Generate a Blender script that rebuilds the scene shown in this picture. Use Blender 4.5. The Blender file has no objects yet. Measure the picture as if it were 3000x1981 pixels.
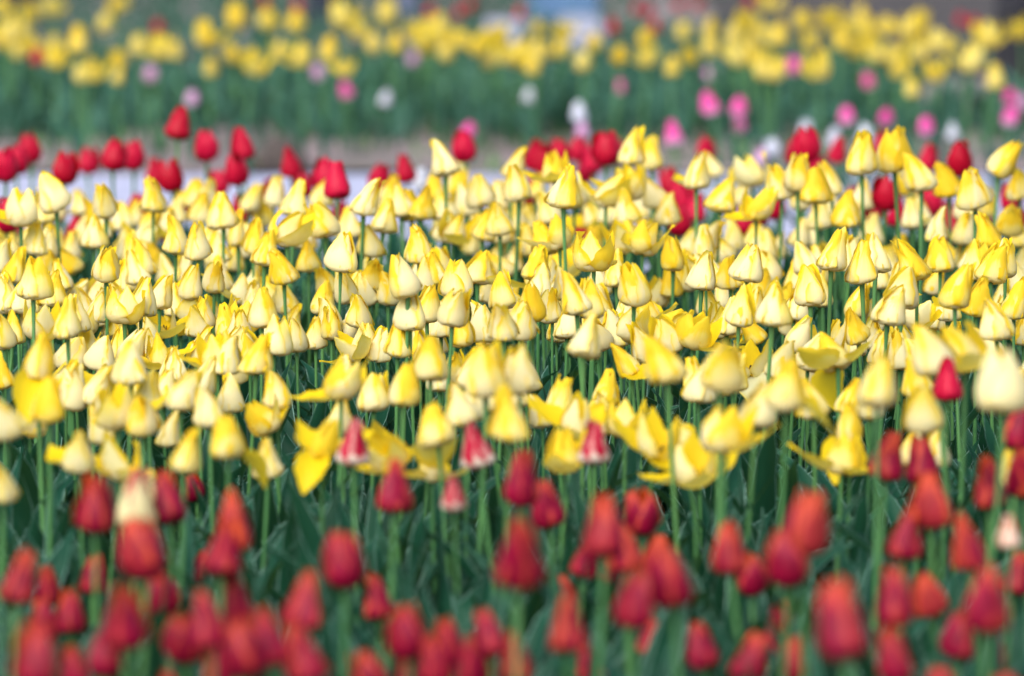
import bpy, bmesh, math, random
from mathutils import Matrix, Vector, Euler

# ------------------------------------------------------------------ camera, sky, sun, exposure
sc = bpy.context.scene
COL = sc.collection
rnd = random.Random(11)
R = math.radians
PW, PH = 3000.0, 1981.0                      # the photograph's own pixels
LENS, SENSOR = 200.0, 36.0
F = PW * LENS / SENSOR                       # focal length in photograph pixels
CAM_H = 1.45
HORIZON = -1100.0                            # pixel row of the horizon
PITCH = math.atan((PH / 2 - HORIZON) / F)

cam_d = bpy.data.cameras.new('camera')
cam = bpy.data.objects.new('camera', cam_d)
COL.objects.link(cam)
cam.location = (0, 0, CAM_H)
cam.rotation_euler = (R(90) - PITCH, 0, 0)
cam_d.lens = LENS
cam_d.sensor_width = SENSOR
cam_d.clip_start = 0.1
cam_d.clip_end = 4000
cam_d.dof.use_dof = True
cam_d.dof.focus_distance = 8.95
cam_d.dof.aperture_fstop = 3.1
sc.camera = cam

w = bpy.data.worlds.new('World')
sc.world = w
w.use_nodes = True
nt = w.node_tree
bg = nt.nodes['Background']
sky = nt.nodes.new('ShaderNodeTexSky')
sky.sky_type = 'NISHITA'
sky.sun_disc = False
SUN_EL, SUN_AZ = R(46), R(205)               # behind the camera, a little to the left
sky.sun_elevation = SUN_EL
sky.sun_rotation = SUN_AZ
sky.air_density = 1.0
sky.dust_density = 3.0
sky.ozone_density = 1.0
nt.links.new(sky.outputs[0], bg.inputs[0])
bg.inputs[1].default_value = 0.135
sd = bpy.data.lights.new('sun', 'SUN')
so = bpy.data.objects.new('sun', sd)
COL.objects.link(so)
sd.energy = 2.0
sd.angle = R(55)
sd.color = (1.0, 0.985, 0.96)
sun_dir = Vector((math.sin(SUN_AZ) * math.cos(SUN_EL), math.cos(SUN_AZ) * math.cos(SUN_EL), math.sin(SUN_EL)))
so.rotation_euler = sun_dir.to_track_quat('Z', 'Y').to_euler()
sc.view_settings.view_transform = 'Standard'
sc.view_settings.look = 'None'
sc.view_settings.exposure = 0.9
sc.view_settings.gamma = 1
sc.render.engine = 'CYCLES'
sc.cycles.max_bounces = 8
sc.cycles.transmission_bounces = 6

FWD = Vector((0, math.cos(PITCH), -math.sin(PITCH)))
RIGHT = Vector((1, 0, 0))
UP = Vector((0, math.sin(PITCH), math.cos(PITCH)))
CAM = Vector((0, 0, CAM_H))


def ray(px, py):
    return FWD + RIGHT * ((px - PW / 2) / F) + UP * (-(py - PH / 2) / F)


def at_z(px, py, z):
    """Point on the ray of a photograph pixel at height z; second value: its depth."""
    d = ray(px, py)
    t = (z - CAM_H) / d.z
    return CAM + d * t, t


def at_t(px, py, t):
    return CAM + ray(px, py) * t


# ------------------------------------------------------------------ materials
def mat(name):
    m = bpy.data.materials.new(name)
    m.use_nodes = True
    n = m.node_tree
    p = n.nodes['Principled BSDF']
    return m, n, p, n.nodes['Material Output']


def N(n, kind, **kw):
    x = n.nodes.new(kind)
    for k, v in kw.items():
        setattr(x, k, v)
    return x


def val(n, op, a, b=None, clamp=False):
    x = n.nodes.new('ShaderNodeMath')
    x.operation = op
    x.use_clamp = clamp
    for i, q in enumerate((a, b)):
        if q is None:
            continue
        if isinstance(q, (int, float)):
            x.inputs[i].default_value = q
        else:
            n.links.new(q, x.inputs[i])
    return x.outputs[0]


def smooth(n, x, lo, hi, a=0.0, b=1.0):
    m = n.nodes.new('ShaderNodeMapRange')
    m.interpolation_type = 'SMOOTHSTEP'
    n.links.new(x, m.inputs[0])
    m.inputs[1].default_value = lo
    m.inputs[2].default_value = hi
    m.inputs[3].default_value = a
    m.inputs[4].default_value = b
    return m.outputs[0]


def mixc(n, f, a, b):
    m = n.nodes.new('ShaderNodeMix')
    m.data_type = 'RGBA'
    if isinstance(f, (int, float)):
        m.inputs[0].default_value = f
    else:
        n.links.new(f, m.inputs[0])
    for i, q in ((6, a), (7, b)):
        if isinstance(q, tuple):
            m.inputs[i].default_value = (*q, 1)
        else:
            n.links.new(q, m.inputs[i])
    return m.outputs[2]


def petal_uv(n):
    uv = N(n, 'ShaderNodeUVMap')
    uv.uv_map = 'UVMap'
    s = N(n, 'ShaderNodeSeparateXYZ')
    n.links.new(uv.outputs[0], s.inputs[0])
    u = val(n, 'ABSOLUTE', val(n, 'SUBTRACT', val(n, 'MULTIPLY', s.outputs[0], 2.0), 1.0))
    mp = N(n, 'ShaderNodeMapping')
    mp.inputs[3].default_value = (26, 2.2, 1)
    n.links.new(uv.outputs[0], mp.inputs[0])
    nz = N(n, 'ShaderNodeTexNoise')
    nz.inputs['Scale'].default_value = 1.0
    nz.inputs['Detail'].default_value = 2
    n.links.new(mp.outputs[0], nz.inputs[0])
    oi = N(n, 'ShaderNodeObjectInfo')
    tc = N(n, 'ShaderNodeTexCoord')
    blot = N(n, 'ShaderNodeTexNoise')
    blot.inputs['Scale'].default_value = 45
    blot.inputs['Detail'].default_value = 2
    n.links.new(tc.outputs['Object'], blot.inputs[0])
    geo = N(n, 'ShaderNodeNewGeometry')
    ta = N(n, 'ShaderNodeAttribute')
    ta.attribute_name = 'tone'
    global TONE
    TONE = ta.outputs['Fac']
    return u, s.outputs[1], nz.outputs[0], oi.outputs['Random'], blot.outputs[0], geo.outputs['Backfacing']


def petal_finish(n, p, out, color, trans, transl_color=None, rough=0.45, streak=None):
    p.inputs['Roughness'].default_value = rough
    p.inputs['Specular IOR Level'].default_value = 0.12
    p.inputs['Specular IOR Level'].default_value = 0.16
    n.links.new(color, p.inputs['Base Color'])
    tr = N(n, 'ShaderNodeBsdfTranslucent')
    if transl_color is None:
        n.links.new(color, tr.inputs[0])
    else:
        tr.inputs[0].default_value = (*transl_color, 1)
    mx = N(n, 'ShaderNodeMixShader')
    mx.inputs[0].default_value = trans
    n.links.new(p.outputs[0], mx.inputs[1])
    n.links.new(tr.outputs[0], mx.inputs[2])
    n.links.new(mx.outputs[0], out.inputs[0])
    if streak is not None:
        b = N(n, 'ShaderNodeBump')
        b.inputs['Strength'].default_value = 0.25
        b.inputs['Distance'].default_value = 0.0012
        n.links.new(streak, b.inputs['Height'])
        n.links.new(b.outputs[0], p.inputs['Normal'])
        n.links.new(b.outputs[0], tr.inputs['Normal'])


def yellow_mat(name, pale, mid, deep, inner, base, palemix):
    m, n, p, out = mat(name)
    u, v, st, rn, bl, back = petal_uv(n)
    edge = smooth(n, u, 0.45, 1.0)
    tip = smooth(n, v, 0.22, 0.95)
    f = val(n, 'ADD', val(n, 'MULTIPLY', edge, 0.6), val(n, 'MULTIPLY', tip, 0.95))
    f = val(n, 'ADD', f, val(n, 'MULTIPLY', val(n, 'SUBTRACT', st, 0.5), 0.55))
    f = val(n, 'ADD', f, val(n, 'MULTIPLY', val(n, 'SUBTRACT', bl, 0.5), 0.7))
    f = val(n, 'ADD', f, val(n, 'MULTIPLY', val(n, 'SUBTRACT', rn, palemix), 1.05))
    f = val(n, 'ADD', f, val(n, 'MULTIPLY', val(n, 'SUBTRACT', TONE, 0.5), 1.0), clamp=True)
    c = mixc(n, f, pale, mid)
    c = mixc(n, val(n, 'MULTIPLY', smooth(n, f, 0.75, 1.3), 1.6, clamp=True), c, deep)
    c = mixc(n, smooth(n, u, 0.86, 1.0, 0.0, 0.6), c, deep)
    c = mixc(n, back, c, inner)
    c = mixc(n, smooth(n, v, 0.085, 0.03), c, base)
    petal_finish(n, p, out, c, 0.42, transl_color=(0.90, 0.71, 0.07), streak=st)
    return m


M = {}
M['yellow'] = yellow_mat('yellow_petal', (0.91, 0.88, 0.50), (0.90, 0.755, 0.085), (0.88, 0.58, 0.008), (0.89, 0.64, 0.010), (0.15, 0.085, 0.004), 0.5)
M['gold'] = yellow_mat('gold_petal', (0.72, 0.65, 0.20), (0.72, 0.59, 0.08), (0.72, 0.51, 0.022), (0.72, 0.54, 0.025), (0.22, 0.16, 0.02), 0.5)


def crimson_mat():
    m, n, p, out = mat('crimson_petal')
    u, v, st, rn, bl, back = petal_uv(n)
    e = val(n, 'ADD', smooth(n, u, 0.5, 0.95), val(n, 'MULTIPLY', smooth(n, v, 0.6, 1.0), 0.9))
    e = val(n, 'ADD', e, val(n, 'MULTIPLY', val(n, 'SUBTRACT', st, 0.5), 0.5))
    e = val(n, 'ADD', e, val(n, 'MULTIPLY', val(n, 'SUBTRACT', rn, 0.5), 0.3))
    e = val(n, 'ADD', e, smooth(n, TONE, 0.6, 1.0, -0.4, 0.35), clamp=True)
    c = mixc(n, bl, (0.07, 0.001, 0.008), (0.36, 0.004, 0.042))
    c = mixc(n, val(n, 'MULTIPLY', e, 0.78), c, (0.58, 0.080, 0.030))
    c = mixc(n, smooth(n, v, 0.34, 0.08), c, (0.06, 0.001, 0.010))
    c = mixc(n, back, c, (0.55, 0.07, 0.012))
    petal_finish(n, p, out, c, 0.13, rough=0.45, streak=st)
    return m


def plain_mat(name, a, b, base=None, inner=None, trans=0.2, base_hi=0.3):
    m, n, p, out = mat(name)
    u, v, st, rn, bl, back = petal_uv(n)
    f = val(n, 'ADD', val(n, 'MULTIPLY', st, 0.5), val(n, 'MULTIPLY', rn, 0.6), clamp=True)
    c = mixc(n, f, a, b)
    if base:
        c = mixc(n, smooth(n, v, base_hi + 0.22, base_hi - 0.2), c, base)
    if inner:
        c = mixc(n, back, c, inner)
    petal_finish(n, p, out, c, trans, rough=0.42, streak=st)
    return m


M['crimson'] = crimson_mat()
M['red'] = plain_mat('red_petal', (0.34, 0.002, 0.010), (0.54, 0.006, 0.045), inner=(0.40, 0.003, 0.006), trans=0.2)
M['pink'] = plain_mat('pink_petal', (0.72, 0.05, 0.30), (0.80, 0.13, 0.42), base=(0.80, 0.62, 0.72), trans=0.3)
M['lilac'] = plain_mat('lilac_petal', (0.60, 0.27, 0.50), (0.66, 0.40, 0.58), base=(0.70, 0.62, 0.68), trans=0.3)
M['white'] = plain_mat('white_petal', (0.58, 0.60, 0.68), (0.68, 0.69, 0.74), trans=0.3)


def striped_mat(name, cream, red, lo, hi):
    m, n, p, out = mat(name)
    u, v, st, rn, bl, back = petal_uv(n)
    f = val(n, 'SUBTRACT', smooth(n, u, 0.75, 0.15), 0.35)
    f = val(n, 'ADD', f, smooth(n, v, lo, hi))
    f = val(n, 'ADD', f, val(n, 'MULTIPLY', val(n, 'SUBTRACT', st, 0.5), 0.9))
    f = smooth(n, f, 0.45, 0.75)
    c = mixc(n, f, cream, red)
    petal_finish(n, p, out, c, 0.2, rough=0.42, streak=st)
    return m


M['striped'] = striped_mat('striped_petal', (0.66, 0.52, 0.42), (0.42, 0.008, 0.035), 0.22, 0.50)
M['cream'] = striped_mat('cream_petal', (0.66, 0.58, 0.30), (0.50, 0.02, 0.04), 0.6, 1.0)
M['apricot'] = striped_mat('apricot_petal', (0.72, 0.52, 0.40), (0.66, 0.18, 0.06), 0.5, 1.3)


def leaf_mat(name, dark, light, margin, tr=(0.10, 0.26, 0.06), patch=14):
    m, n, p, out = mat(name)
    uv = N(n, 'ShaderNodeUVMap')
    uv.uv_map = 'UVMap'
    s = N(n, 'ShaderNodeSeparateXYZ')
    n.links.new(uv.outputs[0], s.inputs[0])
    u = val(n, 'ABSOLUTE', val(n, 'SUBTRACT', val(n, 'MULTIPLY', s.outputs[0], 2.0), 1.0))
    mp = N(n, 'ShaderNodeMapping')
    mp.inputs[3].default_value = (18, 1.2, 1)
    n.links.new(uv.outputs[0], mp.inputs[0])
    st = N(n, 'ShaderNodeTexNoise')
    st.inputs['Scale'].default_value = 1
    n.links.new(mp.outputs[0], st.inputs[0])
    tc = N(n, 'ShaderNodeTexCoord')
    nz = N(n, 'ShaderNodeTexNoise')
    nz.inputs['Scale'].default_value = patch
    n.links.new(tc.outputs['Object'], nz.inputs[0])
    oi = N(n, 'ShaderNodeObjectInfo')
    f = val(n, 'ADD', val(n, 'MULTIPLY', st.outputs[0], 0.45), val(n, 'MULTIPLY', nz.outputs[0], 0.5))
    f = val(n, 'ADD', f, val(n, 'MULTIPLY', val(n, 'SUBTRACT', oi.outputs['Random'], 0.5), 0.5), clamp=True)
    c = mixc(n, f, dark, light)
    c = mixc(n, smooth(n, u, 0.90, 0.985), c, margin)  # pale leaf edge, with a bright rim light put into its colour
    n.links.new(c, p.inputs['Base Color'])
    p.inputs['Roughness'].default_value = 0.48
    p.inputs['Specular IOR Level'].default_value = 0.13
    t = N(n, 'ShaderNodeBsdfTranslucent')
    t.inputs[0].default_value = (*tr, 1)
    mx = N(n, 'ShaderNodeMixShader')
    mx.inputs[0].default_value = 0.16
    n.links.new(p.outputs[0], mx.inputs[1])
    n.links.new(t.outputs[0], mx.inputs[2])
    n.links.new(mx.outputs[0], out.inputs[0])
    b = N(n, 'ShaderNodeBump')
    b.inputs['Strength'].default_value = 0.3
    b.inputs['Distance'].default_value = 0.002
    n.links.new(st.outputs[0], b.inputs['Height'])
    n.links.new(b.outputs[0], p.inputs['Normal'])
    return m


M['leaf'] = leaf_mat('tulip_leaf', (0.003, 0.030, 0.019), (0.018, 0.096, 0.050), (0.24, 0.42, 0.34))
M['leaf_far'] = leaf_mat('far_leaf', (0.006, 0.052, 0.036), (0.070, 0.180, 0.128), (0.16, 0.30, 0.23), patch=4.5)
M['weed'] = leaf_mat('weed_leaf', (0.04, 0.13, 0.03), (0.10, 0.22, 0.07), (0.16, 0.28, 0.12))


def stem_mat():
    m, n, p, out = mat('tulip_stem')
    oi = N(n, 'ShaderNodeObjectInfo')
    tc = N(n, 'ShaderNodeTexCoord')
    nz = N(n, 'ShaderNodeTexNoise')
    nz.inputs['Scale'].default_value = 30
    n.links.new(tc.outputs['Object'], nz.inputs[0])
    f = val(n, 'ADD', val(n, 'MULTIPLY', nz.outputs[0], 0.5), val(n, 'MULTIPLY', oi.outputs['Random'], 0.5))
    c = mixc(n, f, (0.035, 0.14, 0.045), (0.105, 0.25, 0.07))
    n.links.new(c, p.inputs['Base Color'])
    p.inputs['Roughness'].default_value = 0.4
    return m


M['stem'] = stem_mat()


def ground_mat(name, a, b, scale, rough=0.95, c3=None):
    m, n, p, out = mat(name)
    tc = N(n, 'ShaderNodeTexCoord')
    n1 = N(n, 'ShaderNodeTexNoise')
    n1.inputs['Scale'].default_value = scale
    n1.inputs['Detail'].default_value = 8
    n1.inputs['Roughness'].default_value = 0.65
    n.links.new(tc.outputs['Object'], n1.inputs[0])
    n2 = N(n, 'ShaderNodeTexNoise')
    n2.inputs['Scale'].default_value = scale * 0.13
    n2.inputs['Detail'].default_value = 3
    n.links.new(tc.outputs['Object'], n2.inputs[0])
    c = mixc(n, smooth(n, n1.outputs[0], 0.3, 0.7), a, b)
    if c3:
        c = mixc(n, smooth(n, n2.outputs[0], 0.45, 0.62), c, c3)
    n.links.new(c, p.inputs['Base Color'])
    p.inputs['Roughness'].default_value = rough
    bp = N(n, 'ShaderNodeBump')
    bp.inputs['Strength'].default_value = 0.6
    bp.inputs['Distance'].default_value = 0.02
    n.links.new(n1.outputs[0], bp.inputs['Height'])
    n.links.new(bp.outputs[0], p.inputs['Normal'])
    return m


M['soil'] = ground_mat('dark_soil', (0.035, 0.025, 0.018), (0.10, 0.075, 0.055), 60)
M['dirt'] = ground_mat('dry_dirt', (0.17, 0.125, 0.125), (0.30, 0.235, 0.235), 25, c3=(0.15, 0.14, 0.115))
M['path'] = ground_mat('pale_path', (0.31, 0.32, 0.43), (0.42, 0.43, 0.56), 9, rough=0.8, c3=(0.33, 0.33, 0.42))
M['slab'] = ground_mat('pale_slab', (0.34, 0.34, 0.43), (0.41, 0.40, 0.47), 18, rough=0.7)
M['blue'] = ground_mat('blue_slab', (0.055, 0.125, 0.24), (0.085, 0.165, 0.28), 18, rough=0.6)
M['rock'] = ground_mat('brown_clod', (0.035, 0.028, 0.026), (0.09, 0.07, 0.06), 30)
M['bark'] = ground_mat('grey_bark', (0.004, 0.005, 0.007), (0.026, 0.026, 0.036), 14)
M['brown'] = ground_mat('brown_earth', (0.026, 0.020, 0.016), (0.062, 0.048, 0.042), 12)
M['bark_dark'] = ground_mat('dark_bark', (0.008, 0.012, 0.022), (0.02, 0.028, 0.045), 22)
M['bark_slate'] = ground_mat('slate_bark', (0.08, 0.10, 0.16), (0.15, 0.18, 0.27), 22)
m, n, p, out = mat('dark_anther')
p.inputs['Base Color'].default_value = (0.05, 0.03, 0.008, 1)
p.inputs['Roughness'].default_value = 0.8
M['anther'] = m


# ------------------------------------------------------------------ mesh helpers
def lerp_pts(pts, v):
    for (a, x), (b, y) in zip(pts, pts[1:]):
        if v <= b:
            t = (v - a) / (b - a)
            t = t * t * (3 - 2 * t)
            return x + (y - x) * t
    return pts[-1][1]


def mesh_from(name, verts, faces, uvs, mats, mat_idx=None):
    me = bpy.data.meshes.new(name)
    me.from_pydata(verts, [], faces)
    ul = me.uv_layers.new(name='UVMap')
    for poly in me.polygons:
        poly.use_smooth = True
        if mat_idx:
            poly.material_index = mat_idx[poly.index]
        for li in poly.loop_indices:
            ul.data[li].uv = uvs[me.loops[li].vertex_index]
    for q in mats:
        me.materials.append(q)
    me.update()
    return me


class Buf:
    def __init__(self):
        self.v, self.f, self.uv, self.m, self.pet = [], [], [], [], []
        self.tone = 0.5

    def grid(self, rows, nu, nv, uvf, mi=0, flip=False):
        o = len(self.v)
        self.v += rows
        self.uv += uvf
        self.pet += [self.tone] * len(rows)
        for j in range(nv):
            for i in range(nu):
                a = o + j * (nu + 1) + i
                q = (a, a + 1, a + nu + 2, a + nu + 1)
                self.f.append(q[::-1] if flip else q)
                self.m.append(mi)


WPROF = [(0, 0.22), (0.07, 0.40), (0.20, 0.86), (0.34, 1.0), (0.55, 0.86), (0.78, 0.45), (0.92, 0.19), (1.0, 0.03)]


def petal(buf, az, L, W, angs, r, cup=1.06, tuck=0.0, rscale=1.0, wob=0.0, wprof=WPROF, nu=10, nv=16, twist=0.0):
    """One tepal. angs: lean of its midrib from the vertical (degrees, outward positive) along its length."""
    rr, zz = 0.0028, 0.0
    buf.tone = r.random()
    cl = []
    step = L / nv
    for j in range(nv + 1):
        v = j / nv
        a = R(lerp_pts(angs, v))
        cl.append((rr, zz, a))
        rr += math.sin(a) * step * rscale
        zz += math.cos(a) * step
    rows, uvs = [], []
    e1, e2 = r.uniform(-1, 1) * wob, r.uniform(-1, 1) * wob
    ph = r.uniform(0, 6.3)
    ca, sa = math.cos(az), math.sin(az)
    for j in range(nv + 1):
        v = j / nv
        rad, z, a = cl[j]
        wd = W * lerp_pts(wprof, v)
        rho = min(max(abs(rad) * cup, 0.0105), 0.034)
        nin = (-math.cos(a), math.sin(a))            # inward normal in the (radius, z) plane
        for i in range(nu + 1):
            u = -1 + 2 * i / nu
            th = max(-1.9, min(1.9, u * wd / rho))
            tan = rho * math.sin(th)
            ins = rho * (1 - math.cos(th)) + tuck * u * min(1, v * 3) * wd * 8
            edge = abs(u) ** 3
            ins += edge * (e1 if u > 0 else e2) * v * 0.006
            ins += edge * wob * 0.0012 * math.sin(v * 17 + ph + u)
            R0 = rad + nin[0] * ins
            Z0 = z + nin[1] * ins
            tw = twist * v * v
            T0 = tan + tw * 0.01
            rows.append((R0 * ca - T0 * sa, R0 * sa + T0 * ca, Z0))
            uvs.append((0.5 + u / 2, v))
    buf.grid(rows, nu, nv, uvs, 0)


CLOSED = [(0, 138), (0.07, 104), (0.16, 62), (0.27, 0), (0.45, -20), (0.75, -25), (1, -25)]
EGG = [(0, 136), (0.07, 103), (0.16, 60), (0.28, 4), (0.50, -17), (0.78, -25), (1, -27)]
OVAL = [(0, 104), (0.10, 66), (0.24, 22), (0.46, -4), (0.74, -26), (1, -40)]
SLIM = [(0, 132), (0.07, 90), (0.15, 45), (0.26, 0), (0.45, -11), (0.75, -18), (1, -20)]
HALF = [(0, 126), (0.08, 92), (0.18, 52), (0.34, 18), (0.60, 2), (0.85, -4), (1, 6)]
SPLAY = [(0, 102), (0.12, 82), (0.30, 62), (0.55, 52), (0.80, 44), (1, 60)]
FLOP = [(0, 100), (0.15, 92), (0.35, 88), (0.60, 84), (0.85, 70), (1, 60)]
DROOP = [(0, 100), (0.15, 110), (0.35, 128), (0.60, 142), (0.85, 150), (1, 150)]


def jit(angs, r, a):
    k = r.uniform(-a, a)
    return [(v, g + (k * min(1, v * 2)) + r.uniform(-a, a) * 0.25 * (v > 0.1)) for v, g in angs]


def colour_free(m):
    return m.name.split('_')[0] in ('yellow', 'crimson')


def bloom_mesh(name, kind, m, seed, pat=None):
    r = random.Random(seed)
    b = Buf()
    L, W = 0.083, 0.0300
    ks = 0.16 if m.name.startswith('yellow') else 0.06
    sh_x, sh_y = r.gauss(0, ks), r.gauss(0, ks)
    el, el_a = r.uniform(0.9, 1.16), r.uniform(0, 3.14)
    wide = r.uniform(1.02, 1.2) if m.name.startswith('yellow') else r.uniform(0.88, 1.0)
    cup = {'c': 1.22, 'e': 1.10, 's': 1.12, 'v': 1.04}.get(kind, 1.15)
    base = {'c': CLOSED, 'e': EGG, 'v': OVAL, 's': SLIM, 'h': HALF, 'o': SPLAY, 'l': CLOSED, 'p': EGG}[kind]
    if kind == 's':
        W = 0.0235
    if kind == 'v':
        W, L = 0.0275, 0.074
    if kind in 'ho':
        W = 0.0290
    tuck = r.choice((-1, 1)) * r.uniform(0.010, 0.022)
    a0 = r.uniform(-0.15, 0.15)
    for k in range(3):                                    # inner whorl
        an = jit(base, r, 5 if kind in 'cesvlp' else 12)
        if kind == 'o':
            an = jit((EGG, EGG, HALF, EGG, HALF, HALF)[seed % 6], r, 7)
        if kind == 'h':
            an = jit((EGG, HALF)[seed % 2], r, 6)
        petal(b, a0 + R(60 + 120 * k), L * r.uniform(0.98, 1.05), W * 0.92, an, r, rscale=0.88, cup=cup, tuck=tuck * 0.6, wob=r.uniform(0.3, 0.9))
    for k in range(3):                                    # outer whorl
        an = jit(base, r, 5.5 if kind in 'cesvlp' else 14)
        if kind == 'h' and k == 0:
            an = jit(SPLAY, r, 10)
        if kind == 'o':
            an = jit((SPLAY, r.choice((FLOP, DROOP)), r.choice((HALF, SPLAY)))[k], r, 10)
        if kind == 'l' and k == 0:
            an = jit(FLOP, r, 8)
        if kind == 'p' and k == 0:
            an = jit(DROOP, r, 8)
        petal(b, a0 + R(120 * k), L * r.uniform(0.94, 1.03), W * r.uniform(0.95, 1.06), an, r, cup=cup, tuck=tuck, wob=r.uniform(0.5, 1.6), twist=r.uniform(-0.9, 0.9))
    mats = [m]
    if kind in 'oh':                                      # pistil and six dark anthers
        mats = [m, M['anther']]
        for q in range(7):
            ang = q * R(60)
            rd = 0 if q == 6 else 0.006
            rows, uv = [], []
            for j in range(5):
                rad = (0.0022 if q == 6 else 0.0014) * (0.5 if j in (0, 4) else 1)
                for i in range(7):
                    t = i * R(60)
                    rows.append((rd * math.cos(ang) * (1 + j * 0.2) + rad * math.cos(t), rd * math.sin(ang) * (1 + j * 0.2) + rad * math.sin(t), 0.004 + j * 0.0036))
                    uv.append((i / 6, j / 4))
            b.grid(rows, 6, 4, uv, 1)
    if kind not in 'v' and colour_free(m):
        for i, (x, y, z) in enumerate(b.v):
            ca, sa = math.cos(el_a), math.sin(el_a)
            p_, q_ = (x * ca + y * sa) * el * wide, (-x * sa + y * ca) / el * wide
            zz = max(z, 0.0)
            b.v[i] = (p_ * ca - q_ * sa + sh_x * zz * zz / 0.06, p_ * sa + q_ * ca + sh_y * zz * zz / 0.06, z)
    me = mesh_from(name, b.v, b.f, b.uv, mats, b.m)
    at = me.attributes.new('tone', 'FLOAT', 'POINT')
    at.data.foreach_set('value', b.pet)
    # outward-facing normals
    bm = bmesh.new()
    bm.from_mesh(me)
    nf = 10 * 16
    fs = list(bm.faces)
    for k in range(6):
        part = fs[k * nf:(k + 1) * nf]
        mid = part[nf // 2 - 5]
        az = (a0 + R(60 + 120 * k)) if k < 3 else (a0 + R(120 * (k - 3)))
        # outward of a tepal: away from the axis for an upright one, downward for a flopped one
        d = Vector((math.cos(az), math.sin(az), -0.9))
        if mid.normal.dot(d) < 0:
            for f in part:
                f.normal_flip()
    bm.to_mesh(me)
    bm.free()
    zs = [v.co.z for v in me.vertices]
    me['hh'] = max(zs) - min(zs)
    return me


def leaf(buf, az, L, W, a_start, a_end, r, base=(0, 0, 0), nu=4, nv=10, roll=0.0):
    ca, sa = math.cos(az), math.sin(az)
    rr, zz = 0.004, 0.0
    rows, uvs = [], []
    side = r.uniform(-0.25, 0.25)
    sag = r.uniform(0.2, 1.0)
    ph, amp = r.uniform(0, 6), r.uniform(0.001, 0.005)
    st = L / nv
    off = 0
    for j in range(nv + 1):
        v = j / nv
        a = R(a_start + (a_end - a_start) * v ** (1 + sag))
        wd = W * lerp_pts([(0, 0.42), (0.25, 0.9), (0.45, 1.0), (0.75, 0.66), (1, 0.02)], v)
        fold = lerp_pts([(0, 1.15), (0.35, 0.62), (1, 0.30)], v)
        rl = roll * v
        for i in range(nu + 1):
            u = -1 + 2 * i / nu
            t = u * wd * math.cos(fold * abs(u))
            up = abs(u) * wd * math.sin(fold * 0.8) + amp * math.sin(v * 13 + ph) * abs(u) * (1 if u > 0 else -1)
            t, up = t * math.cos(rl) - up * math.sin(rl), t * math.sin(rl) + up * math.cos(rl)
            Rr = rr - math.cos(a) * up
            Z = zz + math.sin(a) * up
            T = t + off
            rows.append((base[0] + Rr * ca - T * sa, base[1] + Rr * sa + T * ca, base[2] + Z))
            uvs.append((0.5 + u / 2, v))
        rr += math.sin(a) * st
        zz += math.cos(a) * st
        off += side * st * v
    buf.grid(rows, nu, nv, uvs)


def foliage_mesh(name, seed, m, k=1.0):
    r = random.Random(seed)
    b = Buf()
    a = r.uniform(0, 6.3)
    for i in range(r.choice((3, 3, 4))):
        L = r.uniform(0.20, 0.31) * k * (1 if i < 2 else 0.8)
        leaf(b, a + i * 2.2 + r.uniform(-0.4, 0.4), L, r.uniform(0.013, 0.027) * k, r.uniform(2, 14), r.uniform(15, 95), r, roll=r.uniform(-0.7, 0.7))
    return mesh_from(name, b.v, b.f, b.uv, [m])


def stem_mesh(name, seed):
    """Unit-height stem, ends on the axis, slightly bowed."""
    r = random.Random(seed)
    b = Buf()
    a, bow = r.uniform(0, 6.3), r.uniform(0.002, 0.02)
    rows, uv = [], []
    nv, nu = 10, 8
    for j in range(nv + 1):
        v = j / nv
        o = bow * math.sin(math.pi * v) + 0.3 * bow * math.sin(2 * math.pi * v)
        rad = 0.0042 - 0.0012 * v
        if v > 0.97:
            rad = 0.0045
        for i in range(nu + 1):
            t = i / nu * 2 * math.pi
            rows.append((o * math.cos(a) + rad * math.cos(t), o * math.sin(a) + rad * math.sin(t), v))
            uv.append((i / nu, v))
    b.grid(rows, nu, nv, uv)
    return mesh_from(name, b.v, b.f, b.uv, [M['stem']])


BLOOMS = {}


def blooms(colour, kind):
    key = (colour, kind)
    if key not in BLOOMS:
        cnt = {'c': 16, 'e': 12, 's': 6, 'v': 5, 'h': 8, 'o': 10, 'l': 6, 'p': 4}[kind]
        BLOOMS[key] = [bloom_mesh('bloom_' + colour, kind, M[colour], hash_(colour, kind, i)) for i in range(cnt)]
    return BLOOMS[key]


def hash_(*a):
    h = 7
    for ch in str(a):
        h = (h * 131 + ord(ch)) % 1000003
    return h


STEMS = [stem_mesh('stem', 40 + i) for i in range(7)]
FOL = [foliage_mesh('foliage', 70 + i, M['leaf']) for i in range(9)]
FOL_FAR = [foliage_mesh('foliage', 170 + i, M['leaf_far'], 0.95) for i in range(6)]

# ------------------------------------------------------------------ words for the labels
ONES = 'zero one two three four five six seven eight nine ten eleven twelve thirteen fourteen fifteen sixteen seventeen eighteen nineteen'.split()
TENS = '0 0 twenty thirty forty fifty sixty seventy eighty ninety'.split()


def words(n):
    n = max(0, min(99, n))
    if n < 20:
        return ONES[n]
    return TENS[n // 10] + ('' if n % 10 == 0 else '-' + ONES[n % 10])


USED = set()


def place_words(px, py):
    return words(round(px / PW * 100)) + ' percent across, ' + words(round(py / PH * 100)) + ' percent down'


SHAPE = {'c': 'pointed closed', 'e': 'plump closed', 's': 'slender closed', 'v': 'oval closed', 'h': 'half open', 'o': 'wide open', 'l': 'one-petal-splayed', 'p': 'drooping-petalled'}


def unique(label, extra):
    for e in ('',) + extra:
        t = (e + ' ' + label).strip()
        if t not in USED:
            USED.add(t)
            return t
    USED.add(label)
    return label


# ------------------------------------------------------------------ one tulip
N_T = {}
STUFF = []


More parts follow.
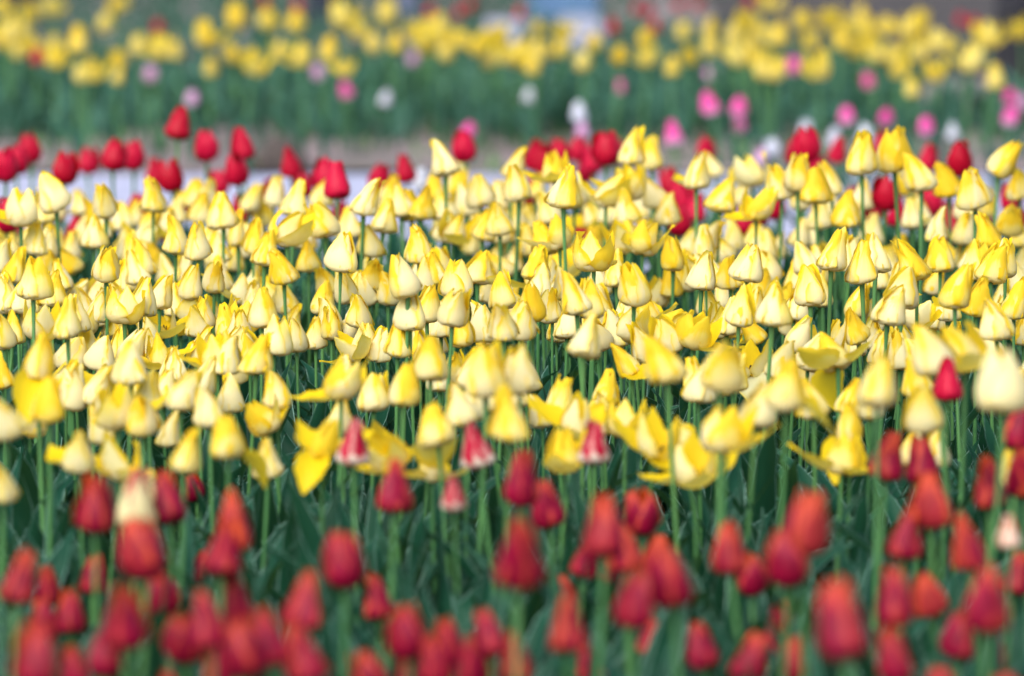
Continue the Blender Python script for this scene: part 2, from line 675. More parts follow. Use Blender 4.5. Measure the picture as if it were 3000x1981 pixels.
def build_tulip(name, colour, kind, base_pt, hgt, tilt, head_h, label, group, fol, rot=None, category='tulip', fscale=1.0, stuff=False):
    """Stem foot on the ground under the bloom; hgt: height of the bloom's base; head_h: bloom height (m)."""
    me = rnd.choice(blooms(colour, kind))
    s = head_h / me['hh']
    if kind in 'olp':
        s = head_h / 0.066
    if rot is None:
        rot = rnd.uniform(0, 2 * math.pi)
    sway = R(tilt)
    # a leaning bloom stands on a stem that comes in from the other side
    foot = Vector((base_pt.x - math.sin(sway) * 0.05 + rnd.uniform(-.012, .012), base_pt.y + rnd.uniform(-.012, .012), 0))
    top = Vector((base_pt.x, base_pt.y, hgt))
    Mb = Matrix.Translation(top) @ Matrix.Rotation(sway, 4, 'Y') @ Matrix.Rotation(R(rnd.gauss(2, 8)), 4, 'X') @ Matrix.Rotation(rot, 4, 'Z') @ Matrix.Scale(s, 4)
    ax = (top - foot)
    q = ax.to_track_quat('Z', 'Y').to_matrix().to_4x4()
    sr = s * rnd.uniform(0.78, 1.0)
    stem_me = rnd.choice(STEMS)
    Ms = Matrix.Translation(foot) @ q @ Matrix.Rotation(rnd.uniform(0, 6.3), 4, 'Z') @ Matrix.Diagonal((sr, sr, ax.length, 1))
    fol_me = rnd.choice(fol)
    fs = fscale * rnd.uniform(0.85, 1.15)
    Mf = Matrix.Translation(foot) @ Matrix.Rotation(rnd.uniform(0, 6.3), 4, 'Z') @ Matrix.Scale(fs, 4)
    if stuff:
        STUFF.append([(me, Mb), (stem_me, Ms), (fol_me, Mf)])
        return None
    e = bpy.data.objects.new(name, None)
    COL.objects.link(e)
    e.empty_display_size = 0.03
    e.location = foot
    e['label'] = label
    e['category'] = category
    e['group'] = group
    inv = Matrix.Translation(-foot)
    for nm, mesh, mw in (('bloom', me, Mb), ('stem', stem_me, Ms), ('foliage', fol_me, Mf)):
        if mesh is None:
            continue
        o = bpy.data.objects.new(nm, mesh)
        COL.objects.link(o)
        o.parent = e
        o.matrix_basis = inv @ mw
    return e


def parse(txt):
    for item in txt.replace('\n', ';').split(';'):
        p = item.split()
        if not p:
            continue
        x, y, h = float(p[0]), float(p[1]), float(p[2])
        tilt, kind, flags = None, None, ''
        for q in p[3:]:
            if q.lstrip('-').isdigit():
                tilt = float(q)
            elif q[0] == '.':
                flags += q[1:]
            else:
                kind = q
        yield x, y, h, tilt, kind, flags


YELLOW = """
61 658 112 h; 133 650 100 -12 c; 165 609 112 -20 e; 237 625 78 c; 311 632 107 s; 283 655 92 -8 c; 240 672 50 c; 275 719 100 c; 357 667 85 c; 395 655 80 c
449 615 105 c; 430 665 90 35 l; 572 600 85 c; 585 640 90 c; 100 740 102 c; 76 700 75 c; 160 728 80 e; 210 724 57 c; 360 746 80 c; 405 703 60 30 h
515 735 110 c; 580 750 112 c; 5 765 90 c; 30 740 80 c; 35 817 103 12 c; 98 867 127 c; 135 815 92 c; 182 847 98 -12 c; 215 797 85 -25 e; 310 814 113 e
370 850 98 c; 425 797 105 c; 462 767 68 s; 490 791 57 c; 530 790 56 s; 560 870 103 s; 215 860 60 c; 260 890 60 s
10 877 60 -20 c; 52 915 105 e; 152 890 107 c; 285 935 100 10 c; 365 945 110 h; 414 913 112 c; 468 900 104 s; 515 905 85 -8 c; 198 978 122 c; 150 968 90 c
120 990 110 6 h; 65 955 85 c; 14 1015 110 s; 38 1000 100 c; 238 942 62 h; 335 985 95 c; 475 985 95 o; 465 1047 80 o; 577 965 87 c; 600 955 100 c
530 975 90 -15 h; 222 1084 105 e; 255 1010 70 c; 290 1064 95 15 e; 300 1100 55 o; 345 1050 98 s; 385 1112 130 -6 c; 112 1097 140 p; 195 1150 115 c; 8 1095 75 c
480 1122 50 c; 505 1065 60 c; 530 1192 125 e; 580 1145 70 s; 638 1080 115 h; 20 1268 150 c; 90 1268 105 12 h; 143 1227 140 e; 297 1253 74 s
345 1250 125 -12 h; 420 1260 125 e; 230 1368 130 l; 350 1400 120 15 o; 540 1375 140 c; 10 1455 135 c; 500 1228 45 c
605 600 90 c; 655 662 110 -8 c; 697 715 100 s; 778 657 80 e; 742 737 103 8 s; 860 624 110 c; 840 710 110 h; 940 600 85 e; 955 688 108 e; 890 695 60 c
1028 690 92 c; 1065 620 115 12 c; 1122 675 105 10 c; 1140 570 70 c; 1175 627 102 c; 775 772 108 8 c; 832 819 105 -10 c; 905 787 97 -4 c; 998 787 115 e; 1085 744 100 c
1095 835 105 c; 685 785 90 c; 645 765 95 -15 c; 628 852 103 s; 610 735 95 c; 1195 860 130 e; 700 862 75 20 o; 735 825 55 s; 795 890 90 -15 h; 768 950 118 e
847 915 92 c; 850 968 90 c; 710 967 100 10 h; 665 965 85 c; 618 943 92 -10 c; 803 1028 112 c; 870 1025 108 e; 945 915 98 e; 970 945 85 e; 972 962 75 e
925 1015 95 l; 1005 992 95 35 e; 1052 952 102 c; 1082 888 100 s; 1137 888 100 5 s; 1033 870 80 s; 965 838 80 c; 1060 1020 75 -30 o; 1110 1020 72 c
1165 1035 110 c; 1202 959 118 e; 1000 1165 130 o; 1095 1197 115 e; 1180 1178 130 e; 695 1117 105 s; 750 1087 120 c; 690 1010 60 c; 670 1135 45 c; 815 1190 115 e
615 1245 125 e; 668 1335 135 p; 790 1265 110 -25 h; 785 1318 50 c; 945 1330 130 o; 1000 1262 115 e; 1120 1340 110 o; 1150 1340 85 -15 h
1252 845 103 -8 s; 1275 823 105 -12 c; 1310 810 55 c; 1335 868 120 8 e; 1325 947 125 8 e; 1398 825 105 l; 1490 808 90 -25 e; 1475 900 115 -10 e; 1502 790 85 c
1568 814 107 c; 1560 938 120 -8 s; 1528 975 117 c; 1475 985 125 -5 c; 1430 940 65 c; 1618 940 105 s; 1590 890 65 c; 1612 840 80 o; 1640 800 80 h; 1650 870 100 c
1690 910 130 c; 1738 928 122 -5 s; 1755 943 85 c; 1355 1008 112 e; 1283 1035 92 c; 1262 1107 132 e; 1230 1010 60 c; 1250 940 110 -8 e; 1425 1000 95 c; 1337 1115 105 s
1425 1141 148 e; 1523 1143 145 e; 1630 995 98 5 l; 1708 1038 135 c; 1775 985 80 c; 1850 1090 110 -25 l; 1285 1297 130 p; 1265 1343 60 o; 1355 1232 130 c; 1492 1277 155 c
1590 1245 105 -8 e; 1680 1260 120 25 o; 1655 1372 125 h; 1745 1275 110 e; 1765 1190 50 c; 1770 1140 70 c
1305 508 112 c; 1345 500 75 c; 1340 560 70 e; 1270 582 90 c; 1412 600 100 -15 e; 1350 625 85 h; 1235 633 105 c; 1205 640 100 c; 1300 640 90 c; 1500 520 105 15 c
1520 582 115 -10 e; 1570 575 75 c; 1625 530 110 o; 1650 600 130 c; 1640 600 75 e; 1685 597 100 e; 1618 650 100 c; 1325 708 95 15 h; 1297 700 90 c; 1415 695 100 12 c
1465 680 105 c; 1395 690 80 c; 1380 735 80 c; 1450 735 50 c; 1228 760 110 c; 1515 662 75 c; 1552 662 80 s; 1600 740 107 -8 c; 1640 727 110 h; 1667 715 80 c
1730 720 70 c; 1740 790 120 h; 1680 760 75 c; 1775 597 105 h; 1745 640 60 o; 1848 475 112 c; 1910 490 102 -8 e; 1850 580 105 h; 1925 600 100 c; 2040 545 112 l
2095 515 80 -15 c; 1840 643 102 c; 1955 652 95 c; 2110 615 107 12 c; 2205 540 95 h; 2290 575 110 -10 c; 2160 567 50 e; 2215 640 108 o; 2337 545 115 e; 2390 590 110 c
2400 663 95 c; 1882 742 108 h; 1830 735 100 h; 1905 710 85 -20 c; 1972 785 105 e; 2020 725 65 10 c; 2068 730 95 s; 2130 748 75 -25 e; 2205 727 85 15 c; 2245 715 50 c
2285 755 80 -12 c; 2340 718 88 10 c; 2375 720 80 c; 2187 817 112 c; 2365 800 100 e; 1805 830 105 c; 1858 882 125 e; 1968 862 95 c; 1925 850 50 h; 2005 832 80 e
2040 785 65 c; 2055 840 118 8 c; 2140 833 105 -12 c; 2122 850 90 c; 2225 855 80 e; 2255 820 95 -8 e; 2330 830 75 c; 2375 888 120 e; 1905 925 80 o; 2075 915 95 l
2122 868 62 s; 2165 945 120 c; 2135 930 45 c; 2262 943 130 c; 2215 915 75 s; 2293 880 65 h; 2325 932 100 c; 1945 960 80 40 h; 1860 1000 110 h; 2030 1017 110 15 h
2220 998 95 -25 l; 1955 1113 150 e; 2110 1128 155 e; 2035 1149 110 s; 2200 1053 55 o; 2330 1020 110 18 e; 2358 1063 45 c; 2305 1190 160 p; 2213 1245 140 e; 2385 1215 125 c
1830 1258 100 h; 1915 1335 120 o; 2010 1330 115 -40 h; 2125 1320 140 h; 2040 1355 60 o
2525 503 127 e; 2620 490 130 e; 2668 505 95 c; 2700 552 117 -5 e; 2660 575 80 h; 2435 562 105 l; 2405 575 75 c; 2780 567 105 -8 c; 2857 595 120 c; 2820 615 50 c
2925 505 115 22 e; 2985 575 100 -15 c; 2480 653 105 -4 c; 2670 664 92 l; 2745 700 103 -6 c; 2890 625 80 10 c; 2900 722 112 c; 2955 675 98 5 e; 2985 700 70 c; 2435 784 130 c
2490 780 105 c; 2525 819 125 c; 2535 740 60 c; 2573 837 100 c; 2565 790 115 c; 2632 752 82 e; 2685 814 130 c; 2755 790 110 c; 2790 775 85 -8 c; 2835 750 75 c
2855 807 112 8 c; 2902 822 120 e; 2945 809 117 -4 s; 2995 800 85 c; 2405 805 80 c; 2985 805 50 c; 2640 893 122 e; 2735 855 95 s; 2797 893 132 e; 2860 914 118 6 l
2508 924 100 -4 e; 2560 925 60 -20 c; 2598 942 122 c; 2402 890 95 c; 2970 920 110 8 c; 2930 860 50 c; 2920 982 125 -6 c; 2998 1000 95 c; 2660 955 105 35 h; 2735 930 70 8 c
2515 995 112 -22 c; 2557 975 60 c; 2455 1075 120 -20 o; 2580 1045 90 c; 2643 1050 108 e; 2745 1085 155 -8 e; 2790 1010 85 c; 2830 1078 150 h; 2900 1050 110 -15 c; 2570 1182 165 e
2690 1150 120 -4 c; 2940 1195 190 e; 2712 1256 145 e; 2485 1190 100 10 c; 2490 1285 120 -8 p; 2465 1340 80 o; 2735 1292 50 c; 2680 1290 45 c; 2950 1345 50 c
"""

CRIMSON = """
278 1545 165; 500 1525 155; 577 1468 90; 425 1698 180 -5; 495 1750 85 -20; 690 1600 165 4; 645 1680 170; 575 1700 100; 45 1755 160; 145 1765 120; 208 1770 55
268 1733 120; 370 1888 185 -8; 130 1860 120; 105 2000 190 e; 305 1985 150; 225 2010 130; 695 1820 150; 620 1890 170 -12; 545 1940 145; 880 1830 165; 800 1930 165 -10
730 1985 170 -12; 645 2000 140; 905 1985 170; 505 2040 90; 1012 1722 165; 1158 1490 155; 1108 1800 130 -8; 1530 1465 160; 1615 1530 140 -15; 1515 1690 205; 1770 1620 180
1830 1660 150; 1705 1680 130 15; 1795 1705 110; 1885 1565 130; 1925 1640 90; 1975 1760 180 -6; 1855 1825 175 6; 1660 1775 100; 1665 1897 170 -4; 1893 1908 105
1200 1930 155; 1325 1900 100; 1440 1915 140; 1275 1995 150; 1385 2000 150; 1515 1990 150; 1100 1995 95; 1735 1985 120 -8; 1215 2010 100
2595 1392 150 c; 2700 1410 140; 2732 1535 165 -6; 2900 1472 150 -3 c; 2998 1440 150; 2975 1305 155 10; 2352 1607 185; 2142 1670 155; 2205 1742 125 -6
2312 1716 170; 2650 1624 155; 2842 1650 165; 2970 1730 125; 2888 1838 190; 2925 1950 105; 2620 1818 165 e; 2730 1793 135; 2805 1858 75 15; 2485 1925 235 -10 s
2285 1862 110; 2067 1948 135; 2250 1915 110 12; 2185 1985 140; 2330 1985 130; 2625 1985 160 -4; 2755 2040 90; 2980 2050 90
"""

RED = """
18 530 97; 48 510 85; 92 477 85; 186 540 92; 258 510 75; 330 500 92; 393 498 85; 508 560 90 -8; 455 520 60; 20 680 98; 55 720 70; 220 700 70; 535 630 75 -10; 495 690 70
520 402 97; 606 472 88; 716 460 92; 700 540 92 -8; 645 575 75; 712 645 85 -12; 856 510 85 c; 893 580 75; 950 555 90; 990 575 105; 987 648 70; 1108 560 82; 1192 530 82 -10
1362 475 90 -8; 1565 490 85; 1695 475 75; 1775 485 95; 1710 520 65; 1480 630 65; 1725 680 60; 1803 480 70; 2065 470 70; 2030 602 80; 2010 630 75; 1990 690 90; 1965 560 70
2362 475 100; 2450 470 75; 2585 465 78; 2716 495 78; 2815 515 98 -6; 2592 615 98; 2510 625 85; 2555 640 75; 2730 630 85; 2760 660 75; 2800 700 95 -10; 2842 650 70; 2990 645 70
2275 620 60; 2180 665 60; 1600 505 85; 1640 490 80; 1740 500 80; 2338 490 85; 2390 498 80; 1560 600 80; 2035 645 80; 1985 605 80; 2530 660 80; 2625 655 85; 2705 665 85; 2775 710 85
1478 660 75; 1820 610 75; 2230 660 75; 120 640 75; 400 640 70; 780 600 80; 2880 690 80; 2960 620 85
"""

GOLD = """
5 45 60; 88 62 58; 150 45 60; 30 115 75; 70 105 55; 12 140 60; 52 172 55; 228 150 80; 335 42 55; 362 25 50; 302 95 60; 160 195 68; 265 232 65 15; 240 232 50; 345 188 50
342 243 55; 405 162 65; 468 170 75; 515 155 45; 603 132 78; 692 85 78; 685 180 62; 740 215 72; 618 205 48
783 82 65; 866 98 68; 1005 78 80; 1130 72 75; 1056 110 55; 1095 155 60; 1160 148 62; 960 170 75; 816 170 58; 885 190 68; 1008 218 55; 1285 95 62; 1262 137 62; 1250 160 55
1340 135 52; 1312 125 52; 1305 168 48; 1400 158 68; 1422 125 48; 1487 185 58; 1462 168 50; 1210 100 45
1575 100 50; 1573 165 50; 1518 195 55; 1535 150 48; 1655 108 50; 1740 138 45; 1705 198 50; 1810 178 52; 1890 140 58; 1895 193 58; 2000 110 48; 2080 110 65; 2082 165 62
2018 186 55; 1968 207 48; 2182 95 68; 2165 190 65; 2140 155 50; 2235 230 65; 2240 20 45; 2245 125 55
2278 30 48; 2280 128 72; 2265 232 70; 2352 85 60; 2375 135 50; 2398 230 85; 2432 80 60; 2468 142 65; 2448 105 50; 2518 52 50; 2540 105 62; 2553 140 58; 2566 180 62
2588 92 52; 2510 158 50; 2663 108 72; 2690 133 52; 2694 170 50; 2745 150 68 -10; 2630 185 50; 2742 232 65 -12; 2836 205 80; 2900 137 78; 2915 256 75; 2673 280 62; 2996 110 60
"""
for cx_, cy_, sx_, sy_, n_ in ((70, 105, 60, 45, 6), (1290, 130, 50, 30, 8), (1530, 165, 60, 22, 7), (2180, 140, 90, 45, 10), (2560, 120, 90, 45, 12)):
    GOLD += ''.join('; %d %d %d' % (max(4, rnd.gauss(cx_, sx_)), max(30, rnd.gauss(cy_, sy_)), rnd.uniform(45, 62)) for _q in range(n_))
FARRED = "107 190 62; 460 90 45; 870 32 45; 775 8 40; 1255 40 45; 1375 20 42; 1345 40 40; 1520 48 45; 1797 95 62; 1895 48 50; 1865 30 42; 1985 25 42; 2040 22 40; 1920 78 38; 2195 10 40; 2818 68 45; 2850 76 40"
PINK = "1366 405 65; 1816 270 55; 2087 330 85; 2160 343 78; 2170 375 50; 1975 420 90 -8; 2330 218 68; 2547 260 62; 2480 367 70; 2594 365 68; 2714 395 72; 2960 305 60; 2955 370 75; 1018 282 65"
LILAC = "440 240 62; 559 310 60; 933 233 60; 1208 193 55; 1706 400 55; 2075 237 52; 2225 470 50; 2998 310 50"
WHITE = "1126 293 44; 1547 285 44; 1699 352 72; 2445 425 70; 2530 425 75; 2358 385 46; 2270 455 66 -20; 2790 385 42; 1232 540 62"
KINDS_OF = {'crimson': 'ceeev', 'red': 'vvve', 'gold': 'vehh', 'pink': 'vve', 'lilac': 'v', 'white': 'vve'}
CNAME = {'yellow': 'yellow_tulip', 'crimson': 'crimson_tulip', 'red': 'red_tulip', 'gold': 'gold_tulip', 'pink': 'pink_tulip', 'lilac': 'lilac_tulip', 'white': 'white_tulip'}
GROUPS = {'yellow': 'yellow tulips filling the middle bed', 'crimson': 'blurred crimson tulips along the front', 'red': 'red tulips between the yellow bed and the path',
          'gold': 'golden tulips in the bed across the path', 'pink': 'pink tulips across the path', 'lilac': 'pale lilac tulips across the path', 'white': 'white tulips near the path', 'farred': 'small red tulips at the top of the far bed'}
WHERE = {'yellow': '', 'crimson': 'orange-edged', 'red': '', 'gold': '', 'pink': '', 'lilac': '', 'white': '', 'farred': ''}
COLWORD = {'yellow': 'yellow', 'crimson': 'crimson', 'red': 'red', 'gold': 'golden', 'pink': 'pink', 'lilac': 'pale lilac', 'white': 'white', 'farred': 'small blurred red'}


def row(txt, colour, z0, size, zlo, zhi, group_key=None, blur=0, fol=FOL, fscale=1.0, mix=0.5, stuff_below=0, mind=0, maxd=99, grow=1.0):
    gk = group_key or colour
    for x, y, h, tilt, kind, flags in parse(txt):
        if kind is None:
            kind = rnd.choice(KINDS_OF[colour])
        if tilt is None:
            tilt = max(-18, min(18, rnd.gauss(0, 8)))
        h = max(20, h - blur - (3 if gk == 'yellow' and y > 1040 and h > 70 else 0))
        _p, t0 = at_z(x, y, z0)
        exp = size * F / t0
        hidden = h < (0.6 if colour == 'crimson' else 0.74) * exp
        listed = h
        if hidden:                                   # its lower part is out of sight: keep the top, lengthen downward
            y = y + (0.84 * exp - h)
            h = 0.84 * exp
        flat = 1.0
        th = F * size / h
        t = t0 ** (1 - mix) * th ** mix
        pt = at_t(x, y, t)
        if pt.z < zlo or pt.z > zhi or t < mind or t > maxd:
            z = min(zhi, max(zlo, pt.z))
            pt, t = at_z(x, y, z)
        hw = h * t / F * flat
        hw = max(size * 0.66 * flat, min(size * 1.45 * flat, hw))
        hw *= grow
        if kind == 'o':
            hw = size * rnd.uniform(0.86, 1.02)
        cx, cy = x + math.sin(R(tilt)) * h * 0.5, y - h * 0.5
        lean = '' if abs(tilt) < 11 else 'leaning '
        lab = ' '.join((lean + SHAPE[kind] + ' ' + WHERE[gk] + ' ' + COLWORD[gk] + ' tulip, ' + place_words(cx, cy)).split())
        lab = unique(lab, ('taller', 'shorter', 'paler', 'upright'))
        build_tulip(CNAME[colour], colour, kind, pt, pt.z, tilt, hw, lab, GROUPS[gk], fol, fscale=fscale, stuff=stuff_below and listed < stuff_below)


# ------------------------------------------------------------------ ground
def sheet(name, x0, x1, y0, y1, z, m, nx=1, ny=1, bump=0.0, seed=0):
    r = random.Random(seed)
    vs, fs, uv = [], [], []
    for j in range(ny + 1):
        for i in range(nx + 1):
            vs.append((x0 + (x1 - x0) * i / nx, y0 + (y1 - y0) * j / ny, z + r.uniform(-bump, bump)))
            uv.append((i / nx, j / ny))
    for j in range(ny):
        for i in range(nx):
            a = j * (nx + 1) + i
            fs.append((a, a + 1, a + nx + 2, a + nx + 1))
    o = bpy.data.objects.new(name, mesh_from(name, vs, fs, uv, [m]))
    COL.objects.link(o)
    o['kind'] = 'structure'
    return o


g = sheet('ground', -1500, 1500, -200, 3000, -0.03, M['dirt'])
g['label'] = 'dry earth reaching beyond the flower beds'
g = sheet('bed_soil', -6, 6, 2.5, 12.45, -0.008, M['soil'], 60, 60, 0.007, 1)
g['label'] = 'dark soil under the tulip beds'
g = sheet('path', -40, 40, 12.5, 15.06, 0.0, M['path'], 8, 1)
g['label'] = 'pale lavender paved path between the two beds'
g = sheet('far_bed_soil', -14, 14, 15.1, 24, 0.0, M['dirt'], 90, 60, 0.012, 2)
g['label'] = 'brown soil strip of the bed across the path'

g = sheet('bare_soil', 0.75, 14, 18.4, 23.9, 0.016, M['brown'], 40, 20, 0.003, 3)
g['label'] = 'bare brown soil behind the golden tulips near the tree'

# ------------------------------------------------------------------ the tulips
row(YELLOW, 'yellow', 0.40, 0.0615, 0.29, 0.50, stuff_below=64, mind=6.9, maxd=11.0, mix=0.35, grow=1.04)
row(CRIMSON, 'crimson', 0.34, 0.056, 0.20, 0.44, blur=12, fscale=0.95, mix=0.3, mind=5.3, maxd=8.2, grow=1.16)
row(RED, 'red', 0.36, 0.060, 0.26, 0.50, blur=3, mix=0.45, mind=10.4, maxd=12.3, grow=1.15)
row(GOLD, 'gold', 0.27, 0.056, 0.20, 0.36, blur=8, fol=FOL_FAR, fscale=0.7, mix=0.15, grow=1.22)
row(FARRED, 'red', 0.22, 0.052, 0.16, 0.32, group_key='farred', blur=10, fol=FOL_FAR, fscale=0.7, mix=0.1)
row(PINK, 'pink', 0.17, 0.055, 0.13, 0.30, blur=10, fol=FOL_FAR, fscale=0.6, mix=0.1, mind=15.3)
row(LILAC, 'lilac', 0.18, 0.052, 0.13, 0.30, blur=10, fol=FOL_FAR, fscale=0.6, mix=0.1, mind=15.3)
row(WHITE.rsplit(';', 1)[0], 'white', 0.17, 0.055, 0.12, 0.30, blur=8, fol=FOL_FAR, fscale=0.6, mix=0.1, mind=15.3)
row(WHITE.rsplit(';', 1)[1], 'white', 0.36, 0.055, 0.25, 0.45, group_key='white', blur=4)


def special(x, y, h, tilt, kind, colour, name, label, z, size, rot=None, group=None):
    pt, t = at_z(x, y, z)
    e = build_tulip(name, colour, kind, pt, pt.z, tilt, 1.2 * h * t / F, label, group or 'odd tulips along the front of the yellow bed', FOL, rot=rot)
    return e


for x, y, h, tilt, colour, label in (
        (1035, 1352, 118, 2, 'striped', 'red and white flamed tulip under the pale yellow bloom, first of three in its row'),
        (1405, 1356, 120, -12, 'striped', 'leaning red and white tulip beside a slender yellow one, middle of three flamed tulips'),
        (1738, 1350, 112, 0, 'striped', 'white based tulip with red crown among open yellow blooms, last of three flamed tulips'),
        (1330, 1485, 90, 0, 'striped', 'smallest red and white flamed tulip, standing alone among green stems'),
        (395, 1530, 150, 3, 'cream', 'cream tulip with red tips squeezed between two crimson tulips'),
        (2955, 1600, 88, 0, 'apricot', 'small apricot and white tulip above the crimson ones near the edge')):
    special(x, y, h, tilt, 'c', colour, 'striped_tulip' if colour == 'striped' else colour + '_tulip', label, 0.37, 0.06, rot=R(-90) if colour != 'cream' else R(180))
special(2775, 1165, 112, 1, 'c', 'red', 'red_tulip', 'lone deep red tulip standing tall among the yellow ones', 0.44, 0.06)

for _ in range(135):
    x_, y_ = rnd.uniform(-60, 3060), rnd.uniform(600, 1230)
    p_, t_ = at_z(x_, y_, rnd.uniform(0.30, 0.37))
    build_tulip('yellow_tulip', 'yellow', rnd.choice('ccees'), p_, p_.z, rnd.gauss(0, 8), 0.061, '', '', FOL, stuff=True)

# half-hidden blooms between the larger ones, past the first three hundred: one mass
if STUFF:
    bm = bmesh.new()
    mats = []
    for parts in STUFF:
        for me, mw in parts:
            tmp = me.copy()
            tmp.transform(mw)
            for i, q in enumerate(me.materials):
                if q not in mats:
                    mats.append(q)
            idx = [mats.index(q) for q in me.materials]
            for p_ in tmp.polygons:
                p_.material_index = idx[p_.material_index]
            bm.from_mesh(tmp)
            bpy.data.meshes.remove(tmp)
    me = bpy.data.meshes.new('yellow_tulip_mass')
    bm.to_mesh(me)
    bm.free()
    for q in mats:
        me.materials.append(q)
    o = bpy.data.objects.new('yellow_tulip_mass', me)
    COL.objects.link(o)
    o['kind'] = 'stuff'
    o['label'] = 'half hidden yellow tulips filling gaps between the larger blooms'


# ------------------------------------------------------------------ undergrowth
def undergrowth(name, label, x_at, y0, y1, count, Lr, Wr, a0, a1, m, seed, keep=None, nu=4, nv=9):
    r = random.Random(seed)
    b = Buf()
    done = 0
    while done < count:
        y = y0 + (y1 - y0) * r.random()
        x = r.uniform(-1, 1) * x_at(y)
        if keep and not keep(x, y, r):
            done += 0.2
            continue
        done += 1
        leaf(b, r.uniform(0, 6.3), r.uniform(*Lr), r.uniform(*Wr), r.uniform(*a0), r.uniform(*a1), r, base=(x, y, -0.005), nu=nu, nv=nv, roll=r.uniform(-0.9, 0.9))
    o = bpy.data.objects.new(name, mesh_from(name, b.v, b.f, b.uv, [m]))
    COL.objects.link(o)
    o['kind'] = 'stuff'
    o['label'] = label
    return o


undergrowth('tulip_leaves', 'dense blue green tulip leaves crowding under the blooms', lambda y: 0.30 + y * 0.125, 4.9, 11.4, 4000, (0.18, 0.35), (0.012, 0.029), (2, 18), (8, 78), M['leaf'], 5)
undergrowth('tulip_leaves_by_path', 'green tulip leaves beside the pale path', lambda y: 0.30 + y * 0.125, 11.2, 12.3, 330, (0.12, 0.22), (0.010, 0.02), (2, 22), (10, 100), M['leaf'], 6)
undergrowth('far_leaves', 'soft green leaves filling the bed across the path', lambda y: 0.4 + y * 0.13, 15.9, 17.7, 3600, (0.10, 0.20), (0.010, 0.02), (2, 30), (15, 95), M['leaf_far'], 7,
            keep=lambda x, y, r: r.random() < min(1, (y - 15.75) * 1.3) * (0 if x > 1.17 and y > 16.45 else 1) * (0.25 if math.sin(x * 4.3 + 2) * math.sin(y * 5.1 + x * 2) > 0.55 else 1), nu=2, nv=6)
undergrowth('far_weeds', 'low weeds scattered over the brown soil strip', lambda y: 0.4 + y * 0.13, 15.12, 16.6, 600, (0.03, 0.09), (0.004, 0.010), (5, 50), (40, 100), M['weed'], 8,
            keep=lambda x, y, r: math.sin(x * 3.1 + 1) + math.sin(x * 7.7 + y * 5) > -0.2 + r.uniform(-.5, .5), nu=2, nv=5)
undergrowth('far_grass', 'short green grass behind the golden tulips', lambda y: 0.4 + y * 0.13, 17.6, 23.8, 8000, (0.03, 0.10), (0.005, 0.011), (5, 50), (25, 100), M['leaf_far'], 9,
            keep=lambda x, y, r: x < 0.75 + 0.4 * math.sin(y * 2), nu=2, nv=4)


# ------------------------------------------------------------------ solid things across the path
def solid(name, label, cat, buf_rows, m, nu, nv):
    b = Buf()
    rows, uv = buf_rows
    b.grid(rows, nu, nv, uv)
    o = bpy.data.objects.new(name, mesh_from(name, b.v, b.f, b.uv, [m]))
    return o


def trunk(px, py, wpx, m, label, height=2.6, seed=0):
    r = random.Random(seed)
    foot, t = at_z(px, py, 0.0)
    rad = wpx * t / F / 2
    nu, nv = 14, 16
    rows, uv = [], []
    ph = [r.uniform(0, 6.3) for _ in range(4)]
    for j in range(nv + 1):
        v = j / nv
        flare = 1 + 0.5 * math.exp(-v * 22)
        for i in range(nu + 1):
            a = i / nu * 2 * math.pi
            q = rad * flare * (1 - 0.25 * v) * (1 + 0.06 * math.sin(3 * a + ph[0] + v * 4) + 0.04 * math.sin(7 * a + ph[1] - v * 9))
            rows.append((q * math.cos(a) + 0.02 * math.sin(v * 5 + ph[2]) * v, q * math.sin(a), -0.02 + v * height))
            uv.append((i / nu, v))
    e = bpy.data.objects.new('tree', None)
    COL.objects.link(e)
    e.location = foot
    e['label'] = label
    e['category'] = 'tree'
    b = Buf()
    b.grid(rows, nu, nv, uv)
    o = bpy.data.objects.new('trunk', mesh_from('trunk', b.v, b.f, b.uv, [m]))
    COL.objects.link(o)
    o.parent = e


trunk(2972, 338, 118, M['bark'], 'thick grey tree trunk at the edge behind the golden tulips', seed=1)
trunk(948, 70, 84, M['bark_dark'], 'dark slim trunk behind two tall golden tulips', seed=2)
trunk(42, 45, 92, M['bark_dark'], 'dark slim trunk in the corner above bright golden tulips', seed=3)
trunk(1192, 55, 52, M['bark_slate'], 'slate blue slim trunk beside a small red tulip', seed=4)


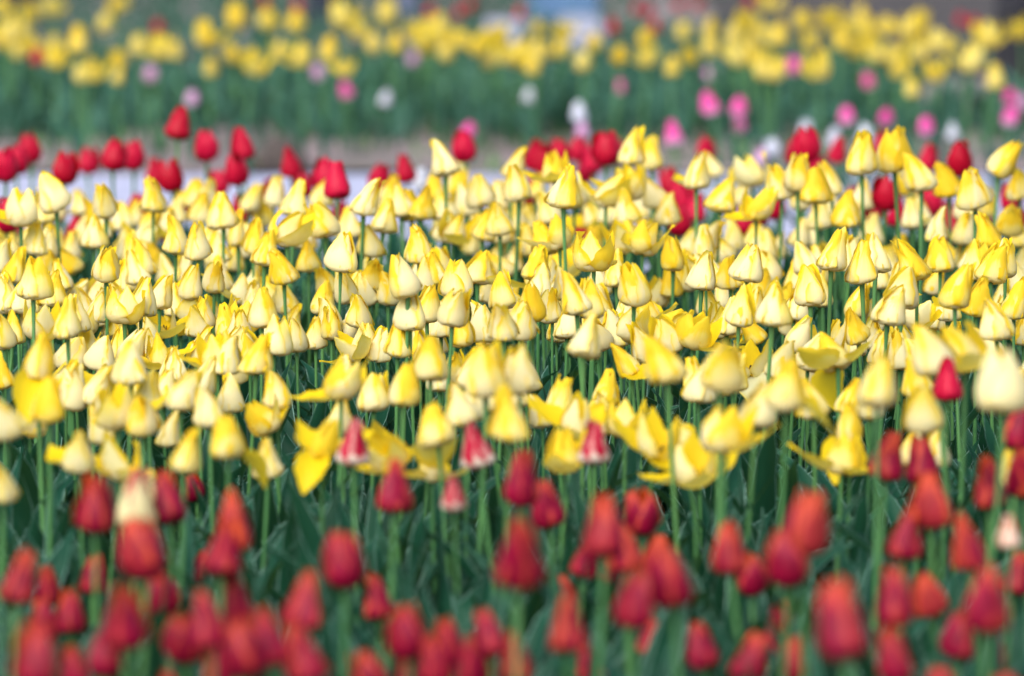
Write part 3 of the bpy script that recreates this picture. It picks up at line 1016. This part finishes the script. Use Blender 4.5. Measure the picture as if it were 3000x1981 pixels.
def lump(name, label, cat, px, py, wpx, hpx, m, seed, squash=1.0):
    r = random.Random(seed)
    foot, t = at_z(px, py, 0.0)
    sx, sz = wpx * t / F / 2, hpx * t / F
    bm = bmesh.new()
    bmesh.ops.create_icosphere(bm, subdivisions=4, radius=1)
    ph = [r.uniform(0, 6.3) for _ in range(6)]
    for v in bm.verts:
        c = v.co
        k = 1 + 0.13 * math.sin(3.1 * c.x + ph[0]) * math.sin(2.7 * c.y + ph[1]) + 0.09 * math.sin(6 * c.z + ph[2] + 4 * c.x) + 0.05 * math.sin(11 * c.y + ph[3] + 7 * c.z)
        v.co = Vector((c.x * sx * k, c.y * sx * 0.8 * k, max(-0.25, c.z) * sz * k * squash))
    for f in bm.faces:
        f.smooth = True
    me = bpy.data.meshes.new(name)
    bm.to_mesh(me)
    bm.free()
    me.materials.append(m)
    o = bpy.data.objects.new(name, me)
    COL.objects.link(o)
    o.location = foot + Vector((0, sx * 0.7, 0))
    o['label'] = label
    o['category'] = cat


lump('earth_clod', 'dark brown clod of earth on the soil beside the pale path', 'clod', 815, 503, 170, 84, M['rock'], 4)
lump('stone', 'small dark stone on bare soil among golden tulips', 'stone', 2785, 222, 60, 48, M['bark_dark'], 6)


def slab(name, label, x0, x1, y0, y1, m, th=0.05):
    a, _ = at_z(x0, y1, th)
    b, _ = at_z(x1, y1, th)
    c, _ = at_z((x0 + x1) / 2, y0, th)
    bm = bmesh.new()
    bmesh.ops.create_cube(bm, size=1)
    for v in bm.verts:
        v.co = Vector((v.co.x * (b.x - a.x), v.co.y * (c.y - a.y), v.co.z * th))
    bmesh.ops.bevel(bm, geom=list(bm.edges), offset=0.008, segments=2, affect='EDGES')
    me = bpy.data.meshes.new(name)
    bm.to_mesh(me)
    bm.free()
    me.materials.append(m)
    o = bpy.data.objects.new(name, me)
    COL.objects.link(o)
    o.location = ((a.x + b.x) / 2, (a.y + c.y) / 2, th / 2)
    o['label'] = label
    o['category'] = 'slab'


slab('stone_slab', 'narrower pale stone slab behind golden tulips near a red one', 1415, 1545, 55, 108, M['slab'])
slab('stone_slab', 'wider pale stone slab behind golden tulips beside a pinkish red tulip', 1640, 1775, 46, 112, M['slab'])
slab('blue_slab', 'pale blue slab at the top beyond the stone slabs', 1550, 1760, -40, 34, M['blue'])
